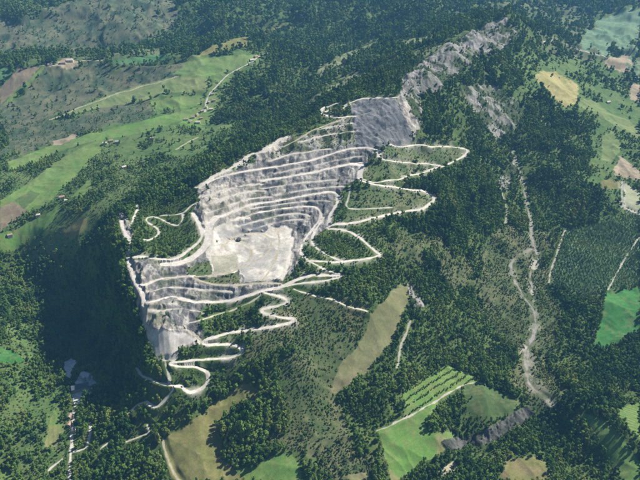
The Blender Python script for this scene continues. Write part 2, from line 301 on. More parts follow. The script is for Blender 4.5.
road(q,1.8,[(208,213),(226,206),(248,199),(272,197)],'thin broken ledge low on the left rubble wall','bench',.9)
road(q,1.7,[(275,173.5),(300,168),(322,164.5),(345,158),(362,156)],'thin ledge just under the long upper bench','bench',.5)
road(q,1.7,[(274,195),(300,191),(322,187),(344,187)],'thin ledge above the curved main bench','bench',.6)
road(q,1.5,[(252,208.5),(275,205),(298,202),(322,200),(330,202)],'thin ledge below the curved main bench','bench',.6)
road(q,1.5,[(250,230),(264,226),(284,221),(302,219)],'thin ledge on the lowest wall above the floor','bench',.8)
road(q,1.8,[(148,291),(165,288),(186,288),(210,291),(232,292)],'thin ledge in the front rock steps','bench',.5)
road(q,1.7,[(150,311),(168,308),(190,310),(204,313)],'thin ledge on the lower front rock steps','bench',.5)
road(q,2.0,[(300,142),(318,137),(340,133),(354,131)],'thin ledge on the half overgrown upper slope','bench',.5)
road(q,2.0,[(318,130),(336,126),(352,123)],'thin ledge under the summit loop road','bench',.5)
road('track',2.6,[(222,247),(232,238),(246,233),(262,233),(272,240),(270,252),(258,260),(248,266)],'faint curved haul track on the quarry floor','sand')
road('track',2.4,[(276,228),(280,240),(277,256),(270,270),(262,281)],'faint straight haul track down the quarry floor','sand')
road('track',2.4,[(212,246),(222,243),(236,240),(248,238)],'faint haul track at the head of the grey floor plot','greyroad')
road(q,4,[(292,238),(289,260),(282,280)],'white road on the right edge of the quarry floor',spoil=1.0)
road(q,4.5,[(135,257),(148,256),(164,261),(177,259),(188,251),(197,244),(203,236),(201,228),(196,218),(192,213)],'outer road curving below the left trees',spoil=.4)
road(q,9,[(164,264),(175,264),(186,261.5),(197,255.5),(205,247),(209.5,237),(208,226),(216,217)],'broad white haul road on the left of the bowl',spoil=.5)
road('track',2.8,[(183,214),(182,221),(178,227),(168,223),(161.5,219),(153,216.5),(145,218.5),(148.5,223),(157,228),(159.5,233),(155,238),(148,240.5),(143,239)],'winding white track in the left spur wood')
road('track',2.5,[(161,216),(172,215),(183,214),(190,206.5),(197,202)],'short track up to the quarry rim')
road('track',3.2,[(137,205),(138.5,209),(133,217.5),(132,223)],'short pale track at the tip of the spur')
road(q,4,[(121,221),(124,232),(130,239),(131,248),(127.5,254),(130,265),(133,276.5),(140,287.5),(144,298),(144,305)],'white road along the edge of the west cliff',spoil=.7)
road(q,4,[(140,285),(153,281),(175,277),(194,276.5)],'lower bench road on the left',spoil=.3)
road(q,3.2,[(146,303),(155,299.5),(168,297),(179,298)],'short bench road joining the front road')
road('track',2.4,[(187,322),(207,319),(225,314),(242,306),(255,300),(261,294)],'grey footpath below the front road','greyroad')
road('switchback_road',4.2,[(265,292.5),(280,296),(288,301),(282.5,305),(267.5,307.5),(260,311),(267,314.5),(285,317),(296,320.5),(285,324),(260,329),(235,332),(217,336),(205,339.5),(202,343),(210,346),(230,344),(240,346.5),(242.5,352),(235,357.5),(215,360),(195,360.5),(174,361),(169,363),(175,366),(192,366),(205,370),(209,376),(206,386),(197,392.5),(187,393),(182,385),(174,386)],'white hairpin road zigzagging down below the quarry',spoil=.3)
road('track',3,[(174,386),(163,384),(152,380),(142,375),(136,369)],'track branching left towards the dark cliff')
road('track',3,[(174,386),(167.5,397.5),(158,409),(151,406),(147,402)],'track branching down from the hairpin road')
road('track',2.6,[(146,401),(137,404),(129,414)],'short lower end of the zigzag track')
road('track',2.6,[(147,425),(150,432),(140,437),(127,442)],'isolated track bend in the lower left wood')
road('track',2.6,[(110,441),(101,449)],'short pale path in the lower left wood')
road('track',3,[(91,424),(89,442),(85,449),(74,452)],'track curving up from the valley road')
road('chute',2.6,[(165,361),(167,370),(170,381)],'grey scree chute between the hairpins','greyroad')
road('valley_road',3.2,[(77,398),(75,407),(72,422),(72,442),(70,460),(69,484)],'white valley road in the lower left','road')
road('track',2.6,[(62,459),(49,470)],'short path left of the valley road')
road(q,4,[(391,144),(397,146),(415,146),(440,145.5),(457,147),(470,152.5),(460,159),(442,166),(430,171),(405,177.5),(377,182.5),(367,181),(360,178)],'white upper right switchback',spoil=.25)
road(q,3.6,[(380,157),(395,161),(415,164),(432,165.5),(441,166)],'straight road joining the upper right switchback',spoil=.2)
road(q,7,[(378,152),(379,156)],'small white turning place under the slab face',spoil=.5)
road(q,5,[(360,179),(375,185),(402,187.5),(420,191),(432.5,195),(435,199),(427.5,207),(417.5,210.5),(395,212.5),(370,219),(350,223),(332,224.5),(328,228)],'white lower right switchback',spoil=.25)
road('track',3,[(350,186),(349,197),(345,209),(357,209),(377,208),(392,208)],'thin track inside the lower right switchback','bench')
road('track',2.6,[(294,289),(305,293),(320,297),(335,299.5),(347,306),(367,312)],'pale track leading to the long dry meadow')
road('track',2.6,[(410,320),(407,332),(400,347),(399,360),(397,368)],'pale dirt track in the wood beside the dry meadow','greyroad')
road('track',2.6,[(499,185),(503,196),(506,207),(507,215),(505,224)],'pale track on the slope left of the stream','greyroad')
road('stream_bed',3.5,[(511,150),(518,165),(523,180),(526,202),(530,220),(533,240),(534,251)],'grey pink gravel stream bed in the upper valley','stream',.3)
road('stream_bed',2.8,[(534,248),(520,255),(510,262),(512,275),(520,290),(527,302),(534,310),(535,320),(536,332),(529,345),(527,360),(527,380),(532,388),(545,396),(551,406)],'pale dry stream bed winding down the right valley','stream',.2)
road('stream_bed',1.6,[(536,250),(536,262),(529,275),(533,288),(530,300)],'thin eastern branch of the dry stream bed','stream',.5)
road('stream_bed',1.4,[(533,330),(531,342),(524,352),(525,368),(531,380)],'thin braid of the lower stream bed','stream',.5)
road('farm_track',2.2,[(566,229),(561,240),(555,260),(550,272),(549,283)],'farm track on the left edge of the plantation','greyroad')
road('farm_track',2.4,[(640,236),(620,267),(608,290)],'pale farm track crossing the plantation','greyroad')
road('farm_track',2.4,[(622,181),(622,195),(622,206),(631,211),(641,215)],'pale cutting road at the right edge','bench',.4)
road('farm_track',2.2,[(377,431),(405,418.5),(440,399),(460,385),(482,383)],'straight pale lane between the vineyard and the field','greyroad')
road('farm_track',2,[(162,438),(166,455),(172,470),(180,482)],'pale path along the left edge of the olive meadow','sand')
road('farm_track',3.5,[(50,120),(87,105),(115,94),(160,82),(177,76)],'pale track along the top of the yellow green field','sand')
road('farm_track',4,[(42,66),(60,65),(80,61),(105,60)],'pale road along the left ridge','sand')
road('farm_track',4,[(540,39),(567,44),(588,52),(606,58)],'pale road on the far right spur','bench')
road('farm_track',3.2,[(205,112),(206,102),(210,92),(222,80),(240,68),(258,56)],'village road climbing the ridge','bench')
road('farm_track',3,[(176,149),(186,144),(198,137)],'pale lane in the woods below the village','sand')
road('farm_track',3,[(252,62),(262,53),(272,54),(286,56)],'pale lane on the far ridge','bench')
road('farm_track',2.4,[(404,35),(380,38),(345,47),(320,67)],'faint forest track on the ridge back','forestroad')
road('farm_track',2.4,[(455,40),(425,48),(390,62),(350,74),(322,88)],'faint forest track nearer the summit','forestroad')

# cover: colour a, colour b (mottle), tree density, tree scale
COV = {
 'forest':   ((.055,.095,.026),(.09,.13,.038),1.0),
 'farmwood': ((.07,.125,.038),(.105,.155,.05),.62),
 'ridgegrass':((.15,.18,.09),(.20,.21,.12),.25),
 'scrub':    ((.062,.09,.034),(.12,.13,.06),.95),
 'scrubgreen':((.08,.12,.045),(.13,.15,.07),.2),
 'badland':  ((.055,.085,.045),(.125,.13,.075),.35),
 'green':    ((.10,.19,.046),(.14,.21,.06),0),
 'bright':   ((.10,.20,.044),(.125,.20,.055),0),
 'vivid':    ((.035,.135,.032),(.05,.16,.04),0),
 'darkgreen':((.06,.105,.033),(.085,.13,.045),0.03),
 'lime':     ((.14,.20,.07),(.19,.22,.09),0),
 'bluegreen':((.06,.15,.06),(.08,.17,.07),0),
 'palegreen':((.12,.20,.115),(.16,.235,.14),0.02),
 'olive':    ((.14,.15,.048),(.19,.18,.07),0),
 'dry':      ((.155,.16,.075),(.20,.185,.10),0),
 'yellow':   ((.27,.25,.10),(.33,.29,.13),.02),
 'brown':    ((.19,.15,.10),(.22,.18,.125),0),
 'tan':      ((.28,.23,.16),(.34,.28,.20),0),
 'pale':     ((.30,.32,.20),(.36,.36,.26),0),
 'orchard':  ((.085,.15,.07),(.115,.175,.085),.0),
 'bank':     ((.05,.055,.045),(.13,.13,.12),0.15),
 'sandy':    ((.38,.34,.24),(.30,.28,.18),0.03),
 'ridgerock':((.30,.285,.265),(.10,.12,.06),.16),
 'crestrock':((.29,.28,.265),(.16,.16,.14),.12),
 'grass_rock':((.33,.32,.29),(.13,.15,.07),.06),
 'rubble':   ((.44,.40,.345),(.31,.29,.26),.02),
 'slate':    ((.135,.145,.155),(.185,.19,.195),0),
 'face':     ((.105,.104,.105),(.225,.22,.205),.04),  # walls' shade is put into the colour, so darker than the benches
 'floor':    ((.50,.47,.42),(.36,.34,.30),0),
 'greyfloor':((.30,.30,.22),(.36,.34,.27),0),
 'dryrock':  ((.26,.25,.19),(.20,.21,.13),.03),
 'scree':    ((.42,.40,.365),(.46,.435,.40),0),
 'gravel':   ((.07,.095,.042),(.145,.145,.10),.5),
 'yard':     ((.52,.56,.60),(.62,.64,.65),0),
}
RCOL = {'road':(.52,.485,.435),'sand':(.37,.33,.24),'bench':(.42,.395,.355),'greyroad':(.40,.38,.32),'stream':(.27,.255,.225),'forestroad':(.17,.18,.10)}
names = list(COV); 

def window(x0, x1, y0, y1):
    r0 = max(0, np.searchsorted(ys, y0)-1); r1 = min(NV, np.searchsorted(ys, y1)+1)
    if r1 <= r0: return None
    h = hwid(ys[r0:r1]); ua = min((x0/h).min(), (x0/h).max()); ub = max((x1/h).min(), (x1/h).max())
    c0 = max(0, np.searchsorted(us, ua)-2); c1 = min(NU, np.searchsorted(us, ub)+3)
    if c1 <= c0: return None
    return slice(r0, r1), slice(c0, c1)
jit = np.clip(GY/1400, .7, 2.5)
_f = GY*cp_-(GZ-H)*sp_; _px = 320+FPX*GX/_f; _py = 240-FPX*(GY*sp_+(GZ-H)*cp_)/_f
jit = jit*(1+.4*(1-sstep(.7, 1.2, ((_px-270)/120)**2+((_py-200)/100)**2)))
JX = GX+(fbm(GX, GY, 14, 2, 51)-.5)*8*jit; JY = GY+(fbm(GX, GY, 14, 2, 57)-.5)*8*jit
CLS = np.zeros(GX.shape, np.int16)          # 0 = ground
OBJ = [('ground', 'wooded mountain ground', 'forest')]
cov_id = np.zeros(GX.shape, np.int8)
KX = GX+(fbm(GX, GY, 90, 4, 251)-.5)*130; KY = GY+(fbm(GX, GY, 90, 4, 257)-.5)*150
SOFT = ('scrub','badland','ridgerock','farmwood','ridgegrass','scrubgreen')
def in_poly(W_, w, soft=False):
    X = (KX if soft else JX)[w]; Y = (KY if soft else JY)[w]; m = np.zeros(X.shape, bool); k = len(W_)
    for i in range(k):
        x1, y1 = W_[i]; x2, y2 = W_[(i+1) % k]
        if y1 == y2: continue
        c = ((Y >= y1) != (Y >= y2))
        m ^= c & (X < (x2-x1)*(Y-y1)/(y2-y1)+x1)
    return m
WPOLY = {}
# The quarry bowl keeps crisp relief: soften the base only on the fields
for name, cover, poly, label in AREAS:
    Wp = [hit(a, b) for a, b in dense(poly, 7, True)]
    xs = [p[0] for p in Wp]; yy = [p[1] for p in Wp]
    mg = 80; w_ = window(min(xs)-mg, max(xs)+mg, min(yy)-mg, max(yy)+mg)
    OBJ.append((name, label, cover))
    WPOLY[label] = Wp
    if w_ is None: continue
    m = in_poly(Wp, w_, cover in ('scrub','badland','farmwood','palegreen'))
    CLS[w_][m] = len(OBJ)-1; cov_id[w_][m] = names.index(cover)
AREA_END = len(OBJ)
# roads: distance fields
BD = np.full(GX.shape, 1e6, np.float32); BZr = np.zeros(GX.shape, np.float32); BW = np.ones(GX.shape, np.float32); BI = np.zeros(GX.shape, np.int16); BS = np.zeros(GX.shape, np.float32)
RID = {}
for name, hw, pts_, label, col, spoil in ROADS:
    p = dense(chaikin(pts_, 2), 3)
    Wp = np.array([hit(a, b) for a, b in p])
    # drop jumps over a crest
    z = sample(GZ, Wp[:, 0], Wp[:, 1])
    k = min(9, len(z)//2*2-1)
    if k >= 3:
        zp = np.pad(z, k//2, mode='edge'); z = np.convolve(zp, np.ones(k)/k, 'valid')
    OBJ.append((name, label, col)); idx = len(OBJ)-1
    if hw < 7 and name != 'stream_bed': hw *= .9
    for i in range(len(Wp)-1):
        a = Wp[i]; b = Wp[i+1]; L2 = ((b-a)**2).sum()
        if L2 > 110**2 or L2 < 1e-6: continue
        M = hw+22
        w_ = window(min(a[0], b[0])-M, max(a[0], b[0])+M, min(a[1], b[1])-M, max(a[1], b[1])+M)
        if w_ is None: continue
        X = GX[w_]; Y = GY[w_]
        t = np.clip(((X-a[0])*(b[0]-a[0])+(Y-a[1])*(b[1]-a[1]))/L2, 0, 1)
        d = np.sqrt((X-a[0]-t*(b[0]-a[0]))**2+(Y-a[1]-t*(b[1]-a[1]))**2)
        e = d-hw; m = e < BD[w_]
        BD[w_][m] = e[m]; BZr[w_][m] = (z[i]+(z[i+1]-z[i])*t)[m]; BW[w_][m] = hw; BI[w_][m] = idx; BS[w_][m] = spoil
# rock roughness before cutting the roads
rockids = [names.index(k) for k in ('face','ridgerock','crestrock','rubble','slate','grass_rock','dryrock','bank')]
isrock = np.isin(cov_id, rockids)
rk = isrock.astype(np.float32)
rk[1:-1, 1:-1] = (rk[1:-1, 1:-1]+rk[:-2, 1:-1]+rk[2:, 1:-1]+rk[1:-1, :-2]+rk[1:-1, 2:])/5
rough = (ridged(GX, GY*.45, 22, 4, 71)-.5)*14+(fbm(GX, GY, 7, 2, 75)-.5)*3.5
slab = (cov_id == names.index('slate'))*1.0
GZ += slab*(np.abs(((GX*.8+GY*.55+60*fbm(GX, GY, 70, 3, 343))/21) % 1-.5)*4-np.maximum(0, 1-np.abs(((GX*.5-GY*.9+12*fbm(GX, GY, 50, 2, 341))/43) % 1-.5)*9)*3)
GZ += rk*rough*np.where(np.isin(cov_id, [names.index('ridgerock'), names.index('crestrock')]), 1.25, 1.0)*np.where(cov_id == names.index('slate'), .45, 1)
quarry = np.isin(cov_id, [names.index(k) for k in ('face','rubble','slate')])
onr = BD < 1e5
lerp_w = np.where(quarry, 4.0, 9.0)
wgt = np.where(onr, 1-sstep(0, 1, (BD-np.where(quarry, 2.5, 1.2))/lerp_w), 0)
GZ = GZ*(1-wgt)+BZr*wgt
wob = (fbm(GX, GY, 13, 3, 81)-.5)*4.5
thin = np.isin(BI, [i for i, o in enumerate(OBJ) if i > 0 and ('ledge' in o[1] or 'bench' in o[1])])
wob = np.where(thin, wob*1.5+(fbm(GX, GY, 40, 2, 87)-.5)*4, wob)
isst = np.isin(BI, [i for i, o in enumerate(OBJ) if o[0] == 'stream_bed'])
wob = np.where(isst, wob*1.6+1.0+(fbm(GX, GY, 30, 2, 83)-.5)*9, wob)
rmask = (BD+wob < 0.3)
CLS[rmask] = BI[rmask]
SLX = np.zeros_like(GZ); 
dzx = np.gradient(GZ, axis=1)/np.gradient(GX, axis=1)
dzy = np.gradient(GZ, axis=0)/np.gradient(GY, axis=0)-dzx*np.gradient(GX, axis=0)/np.gradient(GY, axis=0)
slope = np.sqrt(dzx**2+dzy**2)

# ------------------------------------------------------------ colours of the ground
CA = np.array([COV[k][0] for k in names]); CB = np.array([COV[k][1] for k in names])
n1 = fbm(GX, GY, 60, 5, 101); n2 = fbm(GX, GY, 11, 3, 111, .7)
mix = sstep(.38, .62, n1*.55+n2*.45)[..., None]
COLR = CA[cov_id]*(1-mix)+CB[cov_id]*mix
def cover_is(*k): return np.isin(cov_id, [names.index(i) for i in k])
# the ridge rock is scrub between outcrops
rr = cover_is('ridgerock', 'grass_rock', 'crestrock')
vegm = np.where(cover_is('crestrock'), sstep(.55, .62, fbm(GX, GY, 40, 4, 121)), sstep(.47, .56, fbm(GX, GY, 34, 4, 121)))
m3 = (rr*vegm)[..., None]
COLR = COLR*(1-m3)+np.array([.06,.085,.035])*m3
# quarry walls: rock strata, weathering, and dark streaks that paint in vertical shadows
fm = cover_is('face', 'slate', 'rubble')
st = fbm(GX*1.0, GY*.35+GZ*.6, 16, 3, 131)
pal = sstep(.56, .66, st)[..., None]*(cover_is('face')*.6+cover_is('rubble')*.6)[..., None]
COLR = COLR*(1-pal)+np.array([.50,.47,.42])*pal
stk = sstep(.58, .70, fbm(GX*1.0, GY*.22, 6.5, 3, 301, .6))[..., None]*cover_is('face')[..., None]*.6
COLR = COLR*(1-stk)+np.array([.46,.44,.41])*stk
stk = sstep(.56, .68, fbm(GX*1.0+40, GY*.3, 8, 3, 311, .6))[..., None]*cover_is('face', 'rubble')[..., None]*.6
COLR = COLR*(1-stk)+np.array([.075,.08,.09])*stk
drk = sstep(.55, .7, fbm(GX, GY, 20, 3, 137))[..., None]*fm[..., None]*.55
COLR = COLR*(1-drk)+np.array([.10,.105,.115])*drk
gv = (sstep(.60, .68, fbm(GX, GY, 26, 3, 141))*cover_is('face', 'rubble')*sstep(900, 1250, GY))[..., None]*.5*(GZ < 330)[..., None]
COLR = COLR*(1-gv)+np.array([.09,.115,.05])*gv
sl = cover_is('slate')[..., None]
jn = np.abs(fbm(GX+GY*.5, GY*.25-GX*.15, 26, 3, 321)-.5); k1 = (1-sstep(.01, .045, jn))[..., None]*sl*.7
jn = np.abs(fbm(GX*.3+7, GY+GX*.35, 22, 3, 327)-.5); k2 = (1-sstep(.005, .035, jn))[..., None]*sl*.6
COLR = COLR*(1-k1)+np.array([.06,.065,.08])*k1; COLR = COLR*(1-k2)+np.array([.34,.33,.32])*k2
# quarry floor wheel tracks
fl = cover_is('floor')[..., None]; tr = sstep(.56, .62, ridged(GX, GY, 70, 2, 145))[..., None]*fl*.4
COLR = COLR*(1-tr)+np.array([.66,.61,.53])*tr
# tan patches in the fields
tp = sstep(.54, .66, fbm(GX, GY, 55, 3, 151))[..., None]*cover_is('bright', 'olive')[..., None]*.6*(GY < 1400)[..., None]
COLR = COLR*(1-tp)+np.array([.25,.20,.11])*tp
fs = cover_is('floor', 'greyfloor', 'rubble', 'scree')[..., None]
COLR = np.where(fs, COLR*(.62+.62*fbm(GX, GY, 24, 4, 351, .7))[..., None]*1.06, COLR)
gk = (sstep(.56, .62, fbm(GX, GY, 38, 4, 357))*cover_is('floor'))[..., None]*.55
COLR = COLR*(1-gk)+np.array([.25,.245,.24])*gk
# worn and damp spots and mowing marks on every open field
fd = cover_is('green', 'bright', 'vivid', 'darkgreen', 'lime', 'olive', 'dry', 'yellow', 'brown', 'tan')[..., None]
COLR = np.where(fd, COLR*(.72+.56*fbm(GX, GY, 48, 5, 361, .65))[..., None], COLR)
wr = (sstep(.60, .70, fbm(GX, GY, 20, 4, 367, .6)))[..., None]*fd*.35
COLR = COLR*(1-wr)+np.array([.17,.165,.075])*wr
# crop rows and mowing lines
def rows_(lab, ang, wl, amt, dark):
    global COLR
    k = [i for i, o in enumerate(OBJ) if o[1] == lab][0]
    s = np.sin((GX*math.cos(ang)+GY*math.sin(ang))*2*math.pi/wl)
    m = (CLS == k)[..., None]*sstep(.1, .7, s)[..., None]*amt
    COLR = COLR*(1-m)+np.array(dark)*m
rows_('striped green field at the lower right edge', 1.3, 9, .6, (.06,.12,.03))
rows_('small striped green field beside the valley road', .3, 8, .45, (.09,.16,.03))
rows_('green sloping field in the lower right corner', 2.3, 14, .3, (.07,.13,.03))
rows_('dark green plot right of the vineyard', 1.9, 8, .3, (.05,.08,.03))
rows_('olive meadow at the bottom left of the round grove', .75, 16, .18, (.13,.15,.04))
rows_('long dry meadow strip below the quarry roads', .5, 12, .22, (.15,.16,.07))
# big bands on the far left fields
far_f = cover_is('green', 'lime', 'bright')[..., None]*(GY > 1700)[..., None]
bb = sstep(.45, .6, fbm(GX*.35+GY*.9, GY*.35-GX*.9, 130, 3, 161))[..., None]*far_f*.4
COLR = COLR*(1-bb)+np.array([.13,.17,.07])*bb
# far woods: clearings and brown slopes
hz = (cov_id == 0)*sstep(2300, 3200, GY)
cl = (sstep(.52, .66, fbm(GX, GY, 420, 5, 171, .6))*hz)[..., None]*.8
COLR = COLR*(1-cl)+np.array([.12,.14,.075])*cl
# roads and their spoil
BS = np.where(np.isin(BI, [i for i, o in enumerate(OBJ) if o[0] in ('quarry_road', 'switchback_road')]), np.maximum(BS, .35), BS)
rc = np.zeros((len(OBJ), 3))
for i in range(AREA_END, len(OBJ)): rc[i] = RCOL[OBJ[i][2]]
rcol = rc[BI]*(0.68+0.6*(.5*n2+.5*fbm(GX, GY, 28, 3, 333))[..., None])
rm = (1-sstep(-1.2, .8, BD+wob))[..., None]*onr[..., None]
sp = (sstep(.40, .62, fbm(GX, GY, 22, 3, 181))*np.clip(1-(BD-0)/13., 0, 1)*onr*BS*1.6)
sp = np.clip(sp*np.where(cover_is('face'), .6, 1), 0, .9)[..., None]
COLR = COLR*(1-sp)+np.array([.50,.465,.41])*sp
COLR = COLR*(1-rm)+rcol*rm
COLR = np.clip(COLR*(.88+.24*vnoise(GX/3.1, GY/3.1, 191))[..., None], 0.004, .8)

# ------------------------------------------------------------ materials
def mat(name): 
    m = bpy.data.materials.new(name); m.use_nodes = True
    b = m.node_tree.nodes['Principled BSDF']; b.inputs['Specular IOR Level'].default_value = .15; b.inputs['Roughness'].default_value = .95
    return m, m.node_tree, b
def ground_mat(name, bump, scale):
    m, t, b = mat(name); N = t.nodes; L = t.links
    at = N.new('ShaderNodeAttribute'); at.attribute_name = 'Col'
    ge = N.new('ShaderNodeNewGeometry')
    no = N.new('ShaderNodeTexNoise'); no.inputs['Scale'].default_value = scale; no.inputs['Detail'].default_value = 5; no.inputs['Roughness'].default_value = .7
    L.new(ge.outputs['Position'], no.inputs['Vector'])
    mr = N.new('ShaderNodeMapRange'); mr.inputs[1].default_value = .3; mr.inputs[2].default_value = .7; mr.inputs[3].default_value = .78; mr.inputs[4].default_value = 1.2
    L.new(no.outputs['Fac'], mr.inputs[0])
    mx = N.new('ShaderNodeMix'); mx.data_type = 'RGBA'; mx.blend_type = 'MULTIPLY'; mx.inputs[0].default_value = 1
    L.new(at.outputs['Color'], mx.inputs[6]); L.new(mr.outputs[0], mx.inputs[7]); L.new(mx.outputs[2], b.inputs['Base Color'])
    bp = N.new('ShaderNodeBump'); bp.inputs['Distance'].default_value = bump; bp.inputs['Strength'].default_value = .8
    L.new(no.outputs['Fac'], bp.inputs['Height']); L.new(bp.outputs[0], b.inputs['Normal'])
    return m
M_soil = ground_mat('soil_and_grass', 1.2, .35)
M_rock = ground_mat('broken_rock', 3.5, .28)
M_road = ground_mat('crushed_limestone', .5, .5)
M_field = ground_mat('field_grass', .6, .6)

# ------------------------------------------------------------ cut the one ground sheet into its named areas
FC = CLS[:-1, :-1].copy()
ii, jj = np.meshgrid(np.arange(NV-1), np.arange(NU-1), indexing='ij')
allco = np.stack([GX, GY, GZ], -1).reshape(-1, 3).astype(np.float32)
allcol = np.concatenate([COLR, np.ones(COLR.shape[:2]+(1,))], -1).reshape(-1, 4).astype(np.float32)
order = np.argsort(FC.ravel(), kind='stable'); sortedc = FC.ravel()[order]
for k, (name, label, cover) in enumerate(OBJ):
    a, b = np.searchsorted(sortedc, [k, k+1])
    if b-a < 3: print('empty area', name, label); continue
    f = order[a:b]; fi_ = ii.ravel()[f]; fj_ = jj.ravel()[f]
    q0 = fi_*NU+fj_; quads = np.stack([q0, q0+1, q0+NU+1, q0+NU], -1)
    uniq, inv = np.unique(quads, return_inverse=True); inv = inv.reshape(-1)
    me = bpy.data.meshes.new(name); me.vertices.add(len(uniq)); me.vertices.foreach_set('co', allco[uniq].ravel())
    me.loops.add(len(inv)); me.loops.foreach_set('vertex_index', inv.astype(np.int32))
    me.polygons.add(len(f)); me.polygons.foreach_set('loop_start', np.arange(0, len(inv), 4, dtype=np.int32))
    me.polygons.foreach_set('use_smooth', np.ones(len(f), bool))
    ca = me.color_attributes.new('Col', 'FLOAT_COLOR', 'POINT'); ca.data.foreach_set('color', allcol[uniq].ravel())
    me.update(calc_edges=True); me.validate()
    me.materials.append(M_soil if k == 0 else (M_road if k >= AREA_END else (M_rock if cover in ('face','ridgerock','crestrock','rubble','slate','grass_rock','bank','dryrock') else M_field)))
    o = bpy.data.objects.new(name, me); C.objects.link(o)
    o['kind'] = 'structure'; o['label'] = label
    o['category'] = name.replace('_', ' ')

# ------------------------------------------------------------ helpers for things
def mesh_obj(name, V, F, m, parent=None, smooth=False, loc=None):
    me = bpy.data.meshes.new(name); me.from_pydata([tuple(map(float, v)) for v in V], [], [tuple(map(int, f)) for f in F]); me.materials.append(m)
    if smooth: me.polygons.foreach_set('use_smooth', [True]*len(me.polygons))
    me.update(); o = bpy.data.objects.new(name, me); C.objects.link(o)
    if parent: o.parent = parent
    if loc is not None: o.location = loc
    return o
def empty(name, loc, rz, label, cat, group=None):
    o = bpy.data.objects.new(name, None); C.objects.link(o); o.location = loc; o.rotation_euler = (0, 0, rz); o.empty_display_size = 2
    o['label'] = label; o['category'] = cat
    if group: o['group'] = group
    return o
def ground_at(x, y): return float(sample(GZ, np.array([x]), np.array([y]))[0])

# ------------------------------------------------------------ trees
def leaf_mat(name, stops, rough=.8):
    m, t, b = mat(name); N = t.nodes; L = t.links
    oi = N.new('ShaderNodeObjectInfo'); cr = N.new('ShaderNodeValToRGB')
    no = N.new('ShaderNodeTexNoise'); no.inputs['Scale'].default_value = .012; no.inputs['Detail'].default_value = 3
    L.new(oi.outputs['Location'], no.inputs['Vector'])
    ad = N.new('ShaderNodeMath'); ad.operation = 'MULTIPLY_ADD'; ad.inputs[1].default_value = .42
    sb = N.new('ShaderNodeMapRange'); sb.inputs[1].default_value = .3; sb.inputs[2].default_value = .7; sb.inputs[3].default_value = -.35; sb.inputs[4].default_value = .75
    L.new(no.outputs['Fac'], sb.inputs[0]); L.new(oi.outputs['Random'], ad.inputs[0]); L.new(sb.outputs[0], ad.inputs[2])
    L.new(ad.outputs[0], cr.inputs[0])
    e = cr.color_ramp.elements
    e[0].position = stops[0][0]; e[0].color = stops[0][1]+(1,); e[1].position = stops[-1][0]; e[1].color = stops[-1][1]+(1,)
    for p, c in stops[1:-1]:
        x = e.new(p); x.color = c+(1,)
    n3 = N.new('ShaderNodeTexNoise'); n3.inputs['Scale'].default_value = .55; n3.inputs['Detail'].default_value = 2
    ge = N.new('ShaderNodeNewGeometry'); L.new(ge.outputs['Position'], n3.inputs['Vector'])
    mr = N.new('ShaderNodeMapRange'); mr.inputs[1].default_value = .3; mr.inputs[2].default_value = .7; mr.inputs[3].default_value = .65; mr.inputs[4].default_value = 1.35
    L.new(n3.outputs['Fac'], mr.inputs[0])
    mx = N.new('ShaderNodeMix'); mx.data_type = 'RGBA'; mx.blend_type = 'MULTIPLY'; mx.inputs[0].default_value = 1
    L.new(cr.outputs[0], mx.inputs[6]); L.new(mr.outputs[0], mx.inputs[7]); L.new(mx.outputs[2], b.inputs['Base Color'])
    b.inputs['Roughness'].default_value = rough
    return m
M_leaf = leaf_mat('leaves', [(0.0,(.030,.074,.017)),(.3,(.074,.148,.026)),(.58,(.122,.205,.036)),(.82,(.15,.215,.042)),(1.0,(.19,.215,.052))])
M_bush = leaf_mat('bush_leaves', [(0.0,(.055,.09,.03)),(.5,(.085,.105,.038)),(1.0,(.14,.135,.06))])
M_bark, _, b_ = mat('bark'); b_.inputs['Base Color'].default_value = (.10,.075,.05,1)

